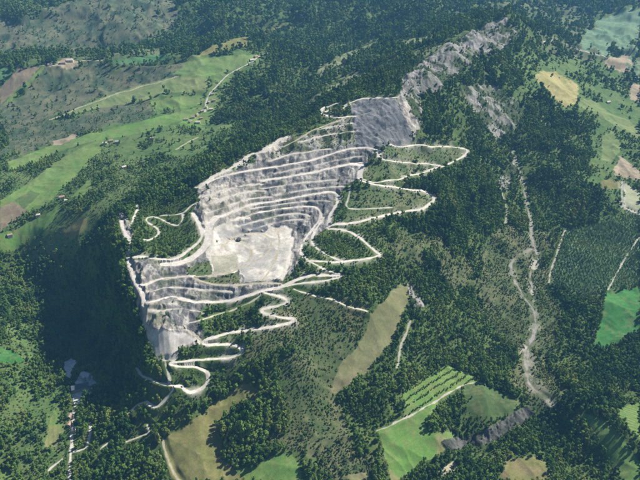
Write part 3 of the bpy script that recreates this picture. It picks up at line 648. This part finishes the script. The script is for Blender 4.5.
def crown_geo(seed, r=1.0, h=1.0, nleaf=150, ls=.3, lift=.9):
    """unit crown: clumps of leaf faces on an uneven volume, base near z=lift-h"""
    g = np.random.default_rng(seed); V = []; F = []
    lobes = [(0, 0, lift, .62, .62)]
    for k in range(6):
        a = g.uniform(0, 6.28); rr_ = g.uniform(.3, .55); s = g.uniform(.34, .55)
        lobes.append((math.cos(a)*rr_, math.sin(a)*rr_, lift+g.uniform(-.35, .4)*h, s, s*g.uniform(.7, 1.1)))
    # inner mass of each lobe
    for (x, y, z, s, sz) in lobes:
        b0 = len(V); nn, mm = 6, 4
        for i in range(1, mm):
            for j in range(nn):
                th = math.pi*i/mm; ph = 2*math.pi*j/nn+i
                q = g.uniform(.65, .95)
                V.append((x+s*q*math.sin(th)*math.cos(ph), y+s*q*math.sin(th)*math.sin(ph), z+sz*q*math.cos(th)))
        V.append((x, y, z+sz*.85)); V.append((x, y, z-sz*.85)); top = len(V)-2
        for i in range(mm-2):
            for j in range(nn):
                F.append((b0+i*nn+j, b0+(i+1)*nn+j, b0+(i+1)*nn+(j+1) % nn, b0+i*nn+(j+1) % nn))
        for j in range(nn):
            F.append((top, b0+j, b0+(j+1) % nn)); F.append((top+1, b0+(mm-2)*nn+(j+1) % nn, b0+(mm-2)*nn+j))
    for k in range(nleaf):
        x, y, z, s, sz = lobes[g.integers(len(lobes))]
        d = g.normal(size=3); d /= np.linalg.norm(d); d[2] = abs(d[2]) if g.random() < .7 else d[2]
        c = np.array([x, y, z])+d*np.array([s, s, sz])*g.uniform(.85, 1.2)
        n_ = d+g.normal(size=3)*.5; n_ /= np.linalg.norm(n_)
        a = np.cross(n_, g.normal(size=3)); a /= np.linalg.norm(a); b2 = np.cross(n_, a)
        w1 = ls*g.uniform(.5, 1.1); w2 = ls*g.uniform(.4, .9); b0 = len(V)
        for u_, v_ in ((-1, -.4), (.2, -1), (1, .3), (-.1, 1)):
            V.append(tuple(c+a*u_*w1*.6+b2*v_*w2*.6))
        F.append((b0, b0+1, b0+2, b0+3))
    return [(v[0]*r, v[1]*r, v[2]*h) for v in V], F
def trunk_geo(r0, h, lean=0.0):
    V = []; F = []; n_ = 7; L_ = 4
    for i in range(L_+1):
        t = i/L_; rr_ = r0*(1-.6*t)
        for j in range(n_):
            a = 2*math.pi*j/n_; V.append((rr_*math.cos(a)+lean*t*t, rr_*math.sin(a), h*t))
    for i in range(L_):
        for j in range(n_): F.append((i*n_+j, i*n_+(j+1) % n_, (i+1)*n_+(j+1) % n_, (i+1)*n_+j))
    for k in range(4):          # limbs
        a = k*1.6+.4; b0 = len(V); p0 = np.array([lean*.4, 0, h*.6]); p1 = p0+np.array([math.cos(a)*h*.35, math.sin(a)*h*.35, h*.4])
        for p, q_ in ((p0, r0*.4), (p1, r0*.12)):
            for j in range(4): V.append((p[0]+q_*math.cos(j*1.57), p[1]+q_*math.sin(j*1.57), p[2]))
        for j in range(4): F.append((b0+j, b0+(j+1) % 4, b0+4+(j+1) % 4, b0+4+j))
    return V, F
KINDS = 5
crown_me = []; trunk_me = []
for k in range(KINDS):
    rr_ = [5.1, 5.5, 4.5, 5.3, 4.1][k]; hh = [4.8, 5.4, 6.0, 4.4, 5.4][k]
    V, F = crown_geo(40+k, rr_, hh, 300, .30)
    me = bpy.data.meshes.new('crown'); me.from_pydata(V, [], F); me.materials.append(M_leaf); crown_me.append(me)
    V, F = trunk_geo(.32, hh*.95, .3); me = bpy.data.meshes.new('trunk'); me.from_pydata(V, [], F); me.materials.append(M_bark); trunk_me.append(me)
bush_me = []
for k in range(2):
    V, F = crown_geo(80+k, 2.3, 1.9, 110, .36, .45); me = bpy.data.meshes.new('bush'); me.from_pydata(V, [], F); me.materials.append(M_bush); bush_me.append(me)

# scatter
dens_by = np.array([COV[k][2] for k in names])
DENS = dens_by[cov_id].astype(np.float32)
DENS[(rr & (vegm > .5))] = .55
DENS[(BD < 3.0) | rmask] = 0
for dy_ in (5.0, 9.0, 13.0):
    up = sample(BD, np.clip(GX.ravel(), -1e5, 1e5), GY.ravel()+dy_).reshape(GX.shape); DENS[(up < (1.0 if dy_ < 10 else -1.0)) & (GY < 2000)] *= .12
cl2 = sstep(.52, .66, fbm(GX, GY, 420, 5, 171, .6))*hz
DENS = np.where(cov_id == 0, DENS*(1-.65*cl2), DENS)
steep = slope > 1.6
DENS = np.where(steep & (cov_id != 0), 0, DENS)
gaps = np.maximum(sstep(.60, .70, fbm(GX, GY, 45, 4, 201)), .7*sstep(.64, .70, ridged(GX+wx, GY+wy, 160, 3, 231)))
DENS = np.where(cov_id == 0, DENS*(1-.75*gaps), DENS)
clump = sstep(.40, .58, fbm(GX, GY, 34, 4, 271))
DENS = np.where(cover_is('scrub', 'badland', 'scrubgreen'), DENS*(.5+.8*clump), DENS)
hedge = sstep(.49, .57, fbm(GX, GY, 75, 4, 261))
DENS = np.where(cover_is('farmwood'), .06+.85*hedge, DENS)
def near(G, x, y):
    v, u = gidx(x, y); return G[np.round(v).astype(int), np.round(u).astype(int)]
def proj(x, y, z):
    yy_ = y; dz = z-H; f = yy_*cp_-dz*sp_; return 320+FPX*x/f, 240-FPX*(yy_*sp_+dz*cp_)/f, f
def scatter(y0, y1, cell, dens=DENS):
    out = []
    yv = np.arange(y0, y1, cell)
    X = []; Y = []
    for y in yv:
        hwd = (.78*y+260) if y < 2300 else (.62*y+300); xv = np.arange(-hwd, hwd, cell); X.append(xv); Y.append(np.full(len(xv), y))
    X = np.concatenate(X); Y = np.concatenate(Y)
    X = X+rng.uniform(-.48, .48, len(X))*cell; Y = Y+rng.uniform(-.48, .48, len(Y))*cell
    keep = rng.random(len(X)) < near(dens, X, Y)
    X = X[keep]; Y = Y[keep]
    return X, Y
X1, Y1 = scatter(560, 1500, 6.4); s1 = rng.uniform(.62, 1.12, len(X1))
X2, Y2 = scatter(1500, 2300, 7.6); s2 = rng.uniform(.7, 1.25, len(X2))
X3, Y3 = scatter(2300, 3600, 13.5); s3 = rng.uniform(1.0, 1.9, len(X3))
X4, Y4 = scatter(3600, 6500, 24); s4 = rng.uniform(1.6, 3.0, len(X4))
TX = np.concatenate([X1, X2, X3, X4]); TY = np.concatenate([Y1, Y2, Y3, Y4]); TS = np.concatenate([s1, s2, s3, s4])
# woods differ in height from place to place
TS = TS*(.55+.95*fbm(TX, TY, 70, 3, 211))*np.exp(rng.normal(0, .14, len(TX)))
cv = near(cov_id, TX, TY)
TS = np.where(cv != 0, TS*.55, TS); TS = np.where(cv == names.index('farmwood'), TS*1.45, TS)
# lower trees just in front of a road keep it open to the valley side
bd = near(BD, TX, TY); bd2 = np.minimum(near(BD, TX, TY+6), near(BD, TX, TY+12)+1)
TS = np.where((bd2 < 2.0), TS*.38, TS)
TS = np.where(bd < 4, TS*.6, TS)
# field margins: keep trees in front of a field low
c2 = near(CLS, TX, TY+8); TS = np.where((cv == 0) & (c2 > 0) & (TY < 1600), TS*.7, TS)
# plantation rows
def grid_rows(label, d1, d2, ang, s, js=.15, pr=1):
    Wp = WPOLY[label]; xs = np.array([p[0] for p in Wp]); yy = np.array([p[1] for p in Wp])
    cx, cy_ = xs.mean(), yy.mean(); r_ = max(np.ptp(xs), np.ptp(yy))
    a = np.arange(-r_, r_, d1); b = np.arange(-r_, r_, d2); A_, B_ = np.meshgrid(a, b)
    A_ = A_.ravel()+rng.uniform(-js, js, A_.size)*d1; B_ = B_.ravel()+rng.uniform(-js, js, B_.size)*d2
    x = cx+A_*math.cos(ang)-B_*math.sin(ang); y = cy_+A_*math.sin(ang)+B_*math.cos(ang)
    kk = [i for i, o in enumerate(OBJ) if o[1] == label][0]
    m = (near(CLS, x, y) == kk) & (rng.random(len(x)) < pr)
    return x[m], y[m], rng.uniform(.8, 1.2, m.sum())*s
plx, ply, pls = grid_rows('blue green plantation on the right valley floor', 8.5, 5.2, -.12, .50)
vx, vy, vs = grid_rows('bright green vineyard with rows of trees', 5.0, 13, .75, .42, .12, .9)
vs = vs*1.0
TX = np.concatenate([TX, plx, vx]); TY = np.concatenate([TY, ply, vy]); TS = np.concatenate([TS, pls, vs])
tagk = np.concatenate([np.zeros(len(TX)-len(plx)-len(vx), int), np.ones(len(plx), int), np.full(len(vx), 2)])
TZ = sample(GZ, TX, TY)
px, py, fz = proj(TX, TY, TZ)
inview = (px > -360) & (px < 1000) & (py > -60) & (py < 620)
TX, TY, TS, TZ, px, py, fz, tagk = [a[inview] for a in (TX, TY, TS, TZ, px, py, fz, tagk)]
# the grove and a few lone trees stand taller
lm = (((px-165)/36)**2+((py-228)/26)**2 < 1) | (((px-348)/42)**2+((py-247)/24)**2 < 1)
TS = np.where(lm, TS*.55, TS)
gm = ((px-252)/33)**2+((py-433)/34)**2 < 1
TS = np.where(gm & (tagk == 0), TS*1.3, TS)
print('trees', len(TX))
# the 300 that show largest
dist = np.sqrt(TX**2+TY**2+(TZ-H)**2)
vis = (px > 1) & (px < 639) & (py < 478) & (py > 0) & (tagk == 0)
score = np.where(vis, TS/dist, 0)
top = np.argsort(-score)[:292]; rest = np.ones(len(TX), bool); rest[top] = False
def tree_label(a, b):
    if ((a-252)/38)**2+((b-433)/40)**2 < 1: 
        v = 'upper' if b < 418 else ('middle' if b < 442 else 'lower'); h_ = 'shaded left' if a < 245 else 'sunlit right'
        return f'tall tree in the {v} {h_} part of the round grove', f'trees in the {v} {h_} part of the round grove'
    if a < 70: return 'green tree in the wood left of the lower valley road', 'trees left of the valley road'
    if a < 170 and b > 410:
        v = 'at the bottom edge of' if b > 455 else ('in the middle of' if b > 432 else 'at the top of')
        return f'green tree {v} the wood between valley road and olive meadow', f'trees {v} the valley road wood'
    if a < 262:
        v = 'just left of the olive meadow' if b > 400 else ('right below the lowest hairpin' if b > 370 else 'between the loops of the hairpin road')
        return f'green tree on the slope {v}', f'trees {v}'
    if a < 390 and b > 400: return 'yellowish green tree in the bottom wood between the two lower meadows', 'trees between the lower meadows'
    if a < 400: return 'green tree on the slope beside the long dry meadow', 'trees beside the dry meadow'
    if a < 600 and b > 400: return 'dark green tree around the shaded ravine at the bottom right', 'trees around the shaded ravine'
    if b > 400: return 'green tree by the sloping fields in the lower right corner', 'trees in the lower right corner'
    return 'green tree on the upper slopes beyond the lower fields', 'trees on the upper slopes'
for i in top:
    k = int(rng.integers(KINDS)); lab, grp = tree_label(px[i], py[i])
    t = empty('tree', (TX[i], TY[i], TZ[i]-.2), float(rng.uniform(0, 6.28)), lab, 'tree', grp)
    s = float(TS[i]); t.scale = (s, s, s*float(rng.uniform(.85, 1.2)))
    for nm, me in (('trunk', trunk_me[k]), ('crown', crown_me[k])):
        o = bpy.data.objects.new(nm, me); C.objects.link(o); o.parent = t
# special single trees
def lone(a, b, s, k, lab):
    x, y = hit(a, b, GZ); t = empty('tree', (x, y, ground_at(x, y)-.2), 1.0, lab, 'tree'); t.scale = (s, s, s*1.1)
    for nm, me in (('trunk', trunk_me[k]), ('crown', crown_me[k])):
        o = bpy.data.objects.new(nm, me); C.objects.link(o); o.parent = t
    return t
lone(216, 424, .85, 0, 'small lone tree on the olive meadow just left of the round grove')
lone(224, 458, 1.15, 1, 'lone tree at the lower left corner of the round grove casting a long shadow')
lone(452, 412, 1.3, 2, 'large tree at the corner where the pale lane passes the vineyard')
lone(277, 451, 1.0, 0, 'tree standing out at the lower right edge of the round grove')
lone(430, 423, 1.1, 1, 'dark tree overhanging the field with bare tan patches')

def forest(name, label, sel, meshes, cat):
    idx = np.where(sel)[0]; me = bpy.data.meshes.new(name); me.vertices.add(len(idx))
    me.vertices.foreach_set('co', np.stack([TX[idx], TY[idx], TZ[idx]-.3], -1).astype(np.float32).ravel())
    a = me.attributes.new('size', 'FLOAT', 'POINT'); a.data.foreach_set('value', TS[idx].astype(np.float32))
    a = me.attributes.new('turn', 'FLOAT', 'POINT'); a.data.foreach_set('value', rng.uniform(0, 6.28, len(idx)).astype(np.float32))
    a = me.attributes.new('which', 'INT', 'POINT'); a.data.foreach_set('value', rng.integers(0, len(meshes), len(idx)).astype(np.int32))
    o = bpy.data.objects.new(name, me); C.objects.link(o)
    o['kind'] = 'stuff'; o['label'] = label; o['category'] = cat
    g = bpy.data.node_groups.new(name, 'GeometryNodeTree'); g.interface.new_socket('Geometry', in_out='INPUT', socket_type='NodeSocketGeometry'); g.interface.new_socket('Geometry', in_out='OUTPUT', socket_type='NodeSocketGeometry')
    N = g.nodes; L = g.links; gi = N.new('NodeGroupInput'); go = N.new('NodeGroupOutput')
    jn = N.new('GeometryNodeJoinGeometry')
    for m_ in meshes:
        src = bpy.data.objects.new('foliage_source', m_)       # never linked to the scene: only a geometry source
        oi = N.new('GeometryNodeObjectInfo'); oi.inputs['Object'].default_value = src; oi.inputs['As Instance'].default_value = True
        L.new(oi.outputs['Geometry'], jn.inputs[0])
    ip = N.new('GeometryNodeInstanceOnPoints'); ip.inputs['Pick Instance'].default_value = True
    L.new(gi.outputs[0], ip.inputs['Points']); L.new(jn.outputs[0], ip.inputs['Instance'])
    def attr(nm, ty):
        n_ = N.new('GeometryNodeInputNamedAttribute'); n_.data_type = ty; n_.inputs['Name'].default_value = nm; return n_.outputs[0]
    L.new(attr('which', 'INT'), ip.inputs['Instance Index'])
    cx = N.new('ShaderNodeCombineXYZ'); L.new(attr('turn', 'FLOAT'), cx.inputs[2]); L.new(cx.outputs[0], ip.inputs['Rotation'])
    L.new(attr('size', 'FLOAT'), ip.inputs['Scale']); L.new(ip.outputs[0], go.inputs[0])
    md = o.modifiers.new('scatter', 'NODES'); md.node_group = g
    return o
cvt = near(cov_id, TX, TY)
isforest = (cvt == 0) & (tagk == 0)
forest('woodland', 'dense green woodland covering the near slopes and valleys', rest & isforest & (TY < 2300), crown_me, 'woodland')
forest('woodland', 'blue hazy woodland covering the far slopes', rest & isforest & (TY >= 2300), crown_me, 'woodland')
forest('shrubs', 'scattered shrubs on scrub, rock and open slopes', rest & (~isforest) & (tagk == 0), crown_me[:2]+bush_me, 'shrubs')
forest('plantation_trees', 'dense rows of small trees in the right valley plantation', rest & (tagk == 1), crown_me, 'plantation')
forest('vineyard_rows', 'rows of small trees across the bright green vineyard', rest & (tagk == 2), crown_me[:2], 'orchard rows')
# low scrub between the trees on scrubby ground
sx, sy = scatter(700, 1900, 5.0, np.where(cover_is('scrub'), .25+.75*clump, np.where(cover_is('ridgerock', 'grass_rock', 'scrubgreen', 'farmwood'), .42, np.where(cov_id == 0, .15+.4*gaps, 0)))*(BD > 2))
TX, TY = sx, sy; TS = rng.uniform(.5, 1.1, len(sx)); TZ = sample(GZ, TX, TY)
forest('undergrowth', 'low olive bushes between the trees and on scrub', np.ones(len(sx), bool), bush_me, 'bushes')
print('bushes', len(sx))

# ------------------------------------------------------------ houses
def col_mat(name, c, nz=.12):
    m, t, b = mat(name); N = t.nodes; L = t.links
    no = N.new('ShaderNodeTexNoise'); no.inputs['Scale'].default_value = 1.3; no.inputs['Detail'].default_value = 4
    tc = N.new('ShaderNodeTexCoord'); L.new(tc.outputs['Object'], no.inputs['Vector'])
    cr = N.new('ShaderNodeValToRGB'); cr.color_ramp.elements[0].position = .3; cr.color_ramp.elements[1].position = .7
    cr.color_ramp.elements[0].color = tuple(x*(1-nz*2) for x in c)+(1,); cr.color_ramp.elements[1].color = tuple(min(1, x*(1+nz)) for x in c)+(1,)
    L.new(no.outputs['Fac'], cr.inputs[0]); L.new(cr.outputs[0], b.inputs['Base Color']); return m
MW = {'white': col_mat('white_plaster', (.68,.65,.60)), 'cream': col_mat('cream_plaster', (.52,.44,.33)), 'stone': col_mat('grey_stone', (.36,.33,.29)), 'pink': col_mat('pink_plaster', (.52,.36,.28))}
MR = {'dark': col_mat('dark_sheet_roof', (.10,.12,.15)), 'red': col_mat('clay_tiles', (.40,.27,.21)), 'brown': col_mat('brown_tiles', (.33,.26,.21)), 'grey': col_mat('sheet_roof', (.42,.44,.46)), 'pale': col_mat('pale_roof', (.56,.52,.46))}
M_win = col_mat('window_glass', (.05,.06,.07)); M_door = col_mat('door_wood', (.16,.09,.05))
def box(x0, x1, y0, y1, z0, z1):
    V = [(x0,y0,z0),(x1,y0,z0),(x1,y1,z0),(x0,y1,z0),(x0,y0,z1),(x1,y0,z1),(x1,y1,z1),(x0,y1,z1)]
    return V, [(0,3,2,1),(4,5,6,7),(0,1,5,4),(1,2,6,5),(2,3,7,6),(3,0,4,7)]
def house(a, b, L_, W__, h, rz, wall, roof, label, cat='house', name='house', detail=True, group=None):
    x, y = hit(a, b, GZ); z = min(ground_at(x+dx, y+dy) for dx in (-L_/2, 0, L_/2) for dy in (-W__/2, 0, W__/2))-.3
    zt = ground_at(x, y); h = h+(zt-z)
    t = empty(name, (x, y, z), rz, label, cat, group)
    l, w2 = L_/2, W__/2; rh = W__*.28
    V = [(-l,-w2,0),(l,-w2,0),(l,w2,0),(-l,w2,0),(-l,-w2,h),(l,-w2,h),(l,w2,h),(-l,w2,h),(-l,0,h+rh),(l,0,h+rh)]
    F = [(0,3,2,1),(0,1,5,4),(2,3,7,6),(1,2,6,9,5),(3,0,4,8,7),(4,5,9,8),(6,7,8,9)]
    mesh_obj('wall', V, F, MW[wall], t)
    e = .5; th = .25
    def rz_(yy): return h+rh*(1-abs(yy)/w2)
    V = []; 
    for xx in (-l-e, l+e):
        for yy in (-w2-e, 0, w2+e):
            zz_ = h+rh-(rh/w2)*abs(yy)+.05
            V.append((xx, yy, zz_)); V.append((xx, yy, zz_+th))
    F = [(0,6,8,2),(2,8,10,4),(1,3,9,7),(3,5,11,9),(0,2,3,1),(2,4,5,3),(6,7,9,8),(8,9,11,10),(0,1,7,6),(4,10,11,5)]
    r = mesh_obj('roof', V, F, MR[roof], t)
    V, F = box(l*.3, l*.3+.8, -.4, .4, h+rh*.6, h+rh+1.2); mesh_obj('chimney', V, F, MW['stone'], r)
    V, F = box(-.6, .6, -w2-.08, -w2+.05, h-5 if h > 7 else .4, (h-5 if h > 7 else .4)+2.1); mesh_obj('door', V, F, M_door, t)
    if detail:
        for k in range(max(2, int(L_/3.2))):
            xx = -l+1.3+k*(L_-2.6)/max(1, int(L_/3.2)-1)
            V, F = box(xx-.5, xx+.5, -w2-.06, -w2+.05, h-1.9, h-.7); mesh_obj('window', V, F, M_win, t)
    return t
HS = [
 (186,120,13,9,5,.3,'white','red','white house at the lower left end of the village'),
 (190.5,122.5,11,8,5,.9,'cream','brown','cream house at the bottom of the village'),
 (193,118,12,9,6,.2,'white','red','white house in the middle of the lower village'),
 (198,123,15,9,5,.1,'white','pale','long pale roofed house at the lower right of the village'),
 (197,115.5,11,8,5,1.2,'cream','red','cream house above the lower village cluster'),
 (201,119,10,8,5,.5,'pink','brown','small pink house at the right of the village'),
 (202,112,12,8,6,.7,'stone','red','stone house beside the village road'),
 (206.5,108,11,8,5,1.3,'white','brown','white house on the right side of the village road'),
 (211,110,13,8,5,.4,'cream','pale','pale roofed house at the right edge of the village'),
 (209,103,11,8,5,1.1,'stone','brown','stone house higher up the village road'),
 (214,101,10,8,5,.2,'white','red','small white house at the upper right of the village'),
 (212,95,12,8,5,.6,'cream','brown','topmost cream house of the village'),
 (105,144,14,9,5,.2,'white','pale','white farmhouse at the left of the field edge row'),
 (111,141.5,12,8,5,.4,'cream','red','cream farmhouse in the middle of the field edge row'),
 (118,142.5,16,9,5,.1,'white','grey','long grey roofed barn at the right of the field edge row'),
 (62,198,14,10,5,.4,'cream','red','cream farmhouse in the left woods'),
 (66,201,10,8,4,.9,'white','pale','small pale shed beside the farmhouse in the left woods'),
 (38,216,12,8,5,.3,'cream','pale','farmhouse between the green fields at the lower left'),
 (10,236,12,8,5,.5,'white','red','white house by the bright corner field'),
 (152,139,12,8,5,.5,'white','brown','white house alone in the woods left below the village'),
 (124,168,12,8,5,.7,'cream','pale','pale farmhouse among the trees of the left hillside'),
 (63,64,20,12,7,.3,'cream','red','cream farm building on the left ridge'),
 (70,61.5,26,14,7,.1,'cream','pale','large pale farm building on the left ridge'),
 (50,65.5,18,10,6,.6,'white','brown','small white house left of the ridge farm'),
 (252,61,18,12,6,.5,'white','pale','white house on the far ridge lane'),
 (256,57.5,16,10,6,.9,'cream','red','cream house at the top of the far ridge lane'),
 (608,103,16,10,6,.4,'white','pale','white house beside the light green field strip upper right'),
 (70,417,10,7,4,1.5,'pink','brown','pink house on the left side of the valley road'),
 (69.5,425,9,7,4,1.5,'pink','red','second pink house further down the valley road'),
 (74,431,9,7,4,1.4,'cream','pale','cream house on the right side of the valley road'),
 (229,153,10,7,4,.4,'white','pale','small white hut just outside the quarry rim'),
 (186,190.5,11,7,4,.2,'white','pale','small white hut on the wooded slope left of the quarry'),
]
for r_ in HS: house(*r_, cat='barn' if 'barn' in r_[-1] else ('shed' if 'shed' in r_[-1] or 'hut' in r_[-1] else 'house'), name='barn' if 'barn' in r_[-1] else ('shed' if 'shed' in r_[-1] or 'hut' in r_[-1] else 'house'))
# works in the shaded valley
house(80.5,389,34,15,8,.35,'stone','dark','long dark roofed works hall in the pale yard','works hall','works_hall')
house(86.5,378,20,14,10,-.3,'white','grey','tall pale works building at the top of the yard','works building','works_building')
house(91,386,13,9,5,.5,'stone','grey','low stone shed at the right edge of the works yard','shed','shed')
def silo(a, b, r, h, label):
    x, y = hit(a, b, GZ); t = empty('silo', (x, y, ground_at(x, y)-.5), 0, label, 'silo'); n_ = 20
    V = [(r*math.cos(2*math.pi*j/n_), r*math.sin(2*math.pi*j/n_), z) for z in (0, h) for j in range(n_)]
    mesh_obj('shell', V, [(j, (j+1) % n_, n_+(j+1) % n_, n_+j) for j in range(n_)], MR['grey'], t, True)
    V = [(r*1.05*math.cos(2*math.pi*j/n_), r*1.05*math.sin(2*math.pi*j/n_), h) for j in range(n_)]+[(0, 0, h+r*.6)]
    mesh_obj('cap', V, [(j, (j+1) % n_, n_) for j in range(n_)]+[tuple(range(n_))[::-1]], MR['pale'], t)
silo(84.5,381,3,12,'grey silo left of the tall works building')
silo(93,380,2.4,10,'smaller grey silo right of the tall works building')

# ------------------------------------------------------------ quarry boulders and machines
def boulder(a, b, s, label, m, seed):
    g = np.random.default_rng(seed); x, y = hit(a, b, GZ); V = []; F = []; nn, mm = 10, 7
    for i in range(mm+1):
        for j in range(nn):
            th = math.pi*i/mm; ph = 2*math.pi*j/nn; q_ = 1 if i in (0, mm) else g.uniform(.75, 1.15)
            V.append((s*q_*math.sin(th)*math.cos(ph)*1.3, s*q_*math.sin(th)*math.sin(ph), s*.8*q_*math.cos(th)))
    for i in range(mm):
        for j in range(nn): F.append((i*nn+j, (i+1)*nn+j, (i+1)*nn+(j+1) % nn, i*nn+(j+1) % nn))
    o = mesh_obj('boulder', V, F, m, loc=(x, y, ground_at(x, y)+s*.3)); o['label'] = label; o['category'] = 'boulder'; o.rotation_euler = (0, 0, g.uniform(0, 6))
M_drk = col_mat('dark_rock', (.10,.10,.10)); M_lt = col_mat('pale_rock', (.5,.46,.4))
boulder(239,240,5.5,'big dark rock standing on the white quarry floor', M_drk, 3)
boulder(217,241,3,'pale boulder on the left of the quarry floor', M_lt, 4)
boulder(246,235,3,'pale boulder behind the big dark rock', M_lt, 5)
boulder(262,231,3,'pale boulder under the lowest quarry bench', M_lt, 6)

# ------------------------------------------------------------ haze: one closed box of even air
zmin = float(GZ.min())-1; ztop = max(H+8, float(GZ[GY < 14000].max())+5)
hx = float(np.abs(GX).max())+200
V, F = box(-hx, hx, -300, 14500, zmin-1, ztop)
m = bpy.data.materials.new('valley_air'); m.use_nodes = True; t = m.node_tree; t.nodes.remove(t.nodes['Principled BSDF'])
pv = t.nodes.new('ShaderNodeVolumePrincipled'); pv.inputs['Color'].default_value = (.22,.56,1,1); pv.inputs['Density'].default_value = 4.3e-5; pv.inputs['Anisotropy'].default_value = 0.0
t.links.new(pv.outputs[0], t.nodes['Material Output'].inputs['Volume'])
hz_o = mesh_obj('haze', V, F, m); hz_o['kind'] = 'stuff'; hz_o['label'] = 'thin blue haze filling the valleys'; hz_o['category'] = 'haze'
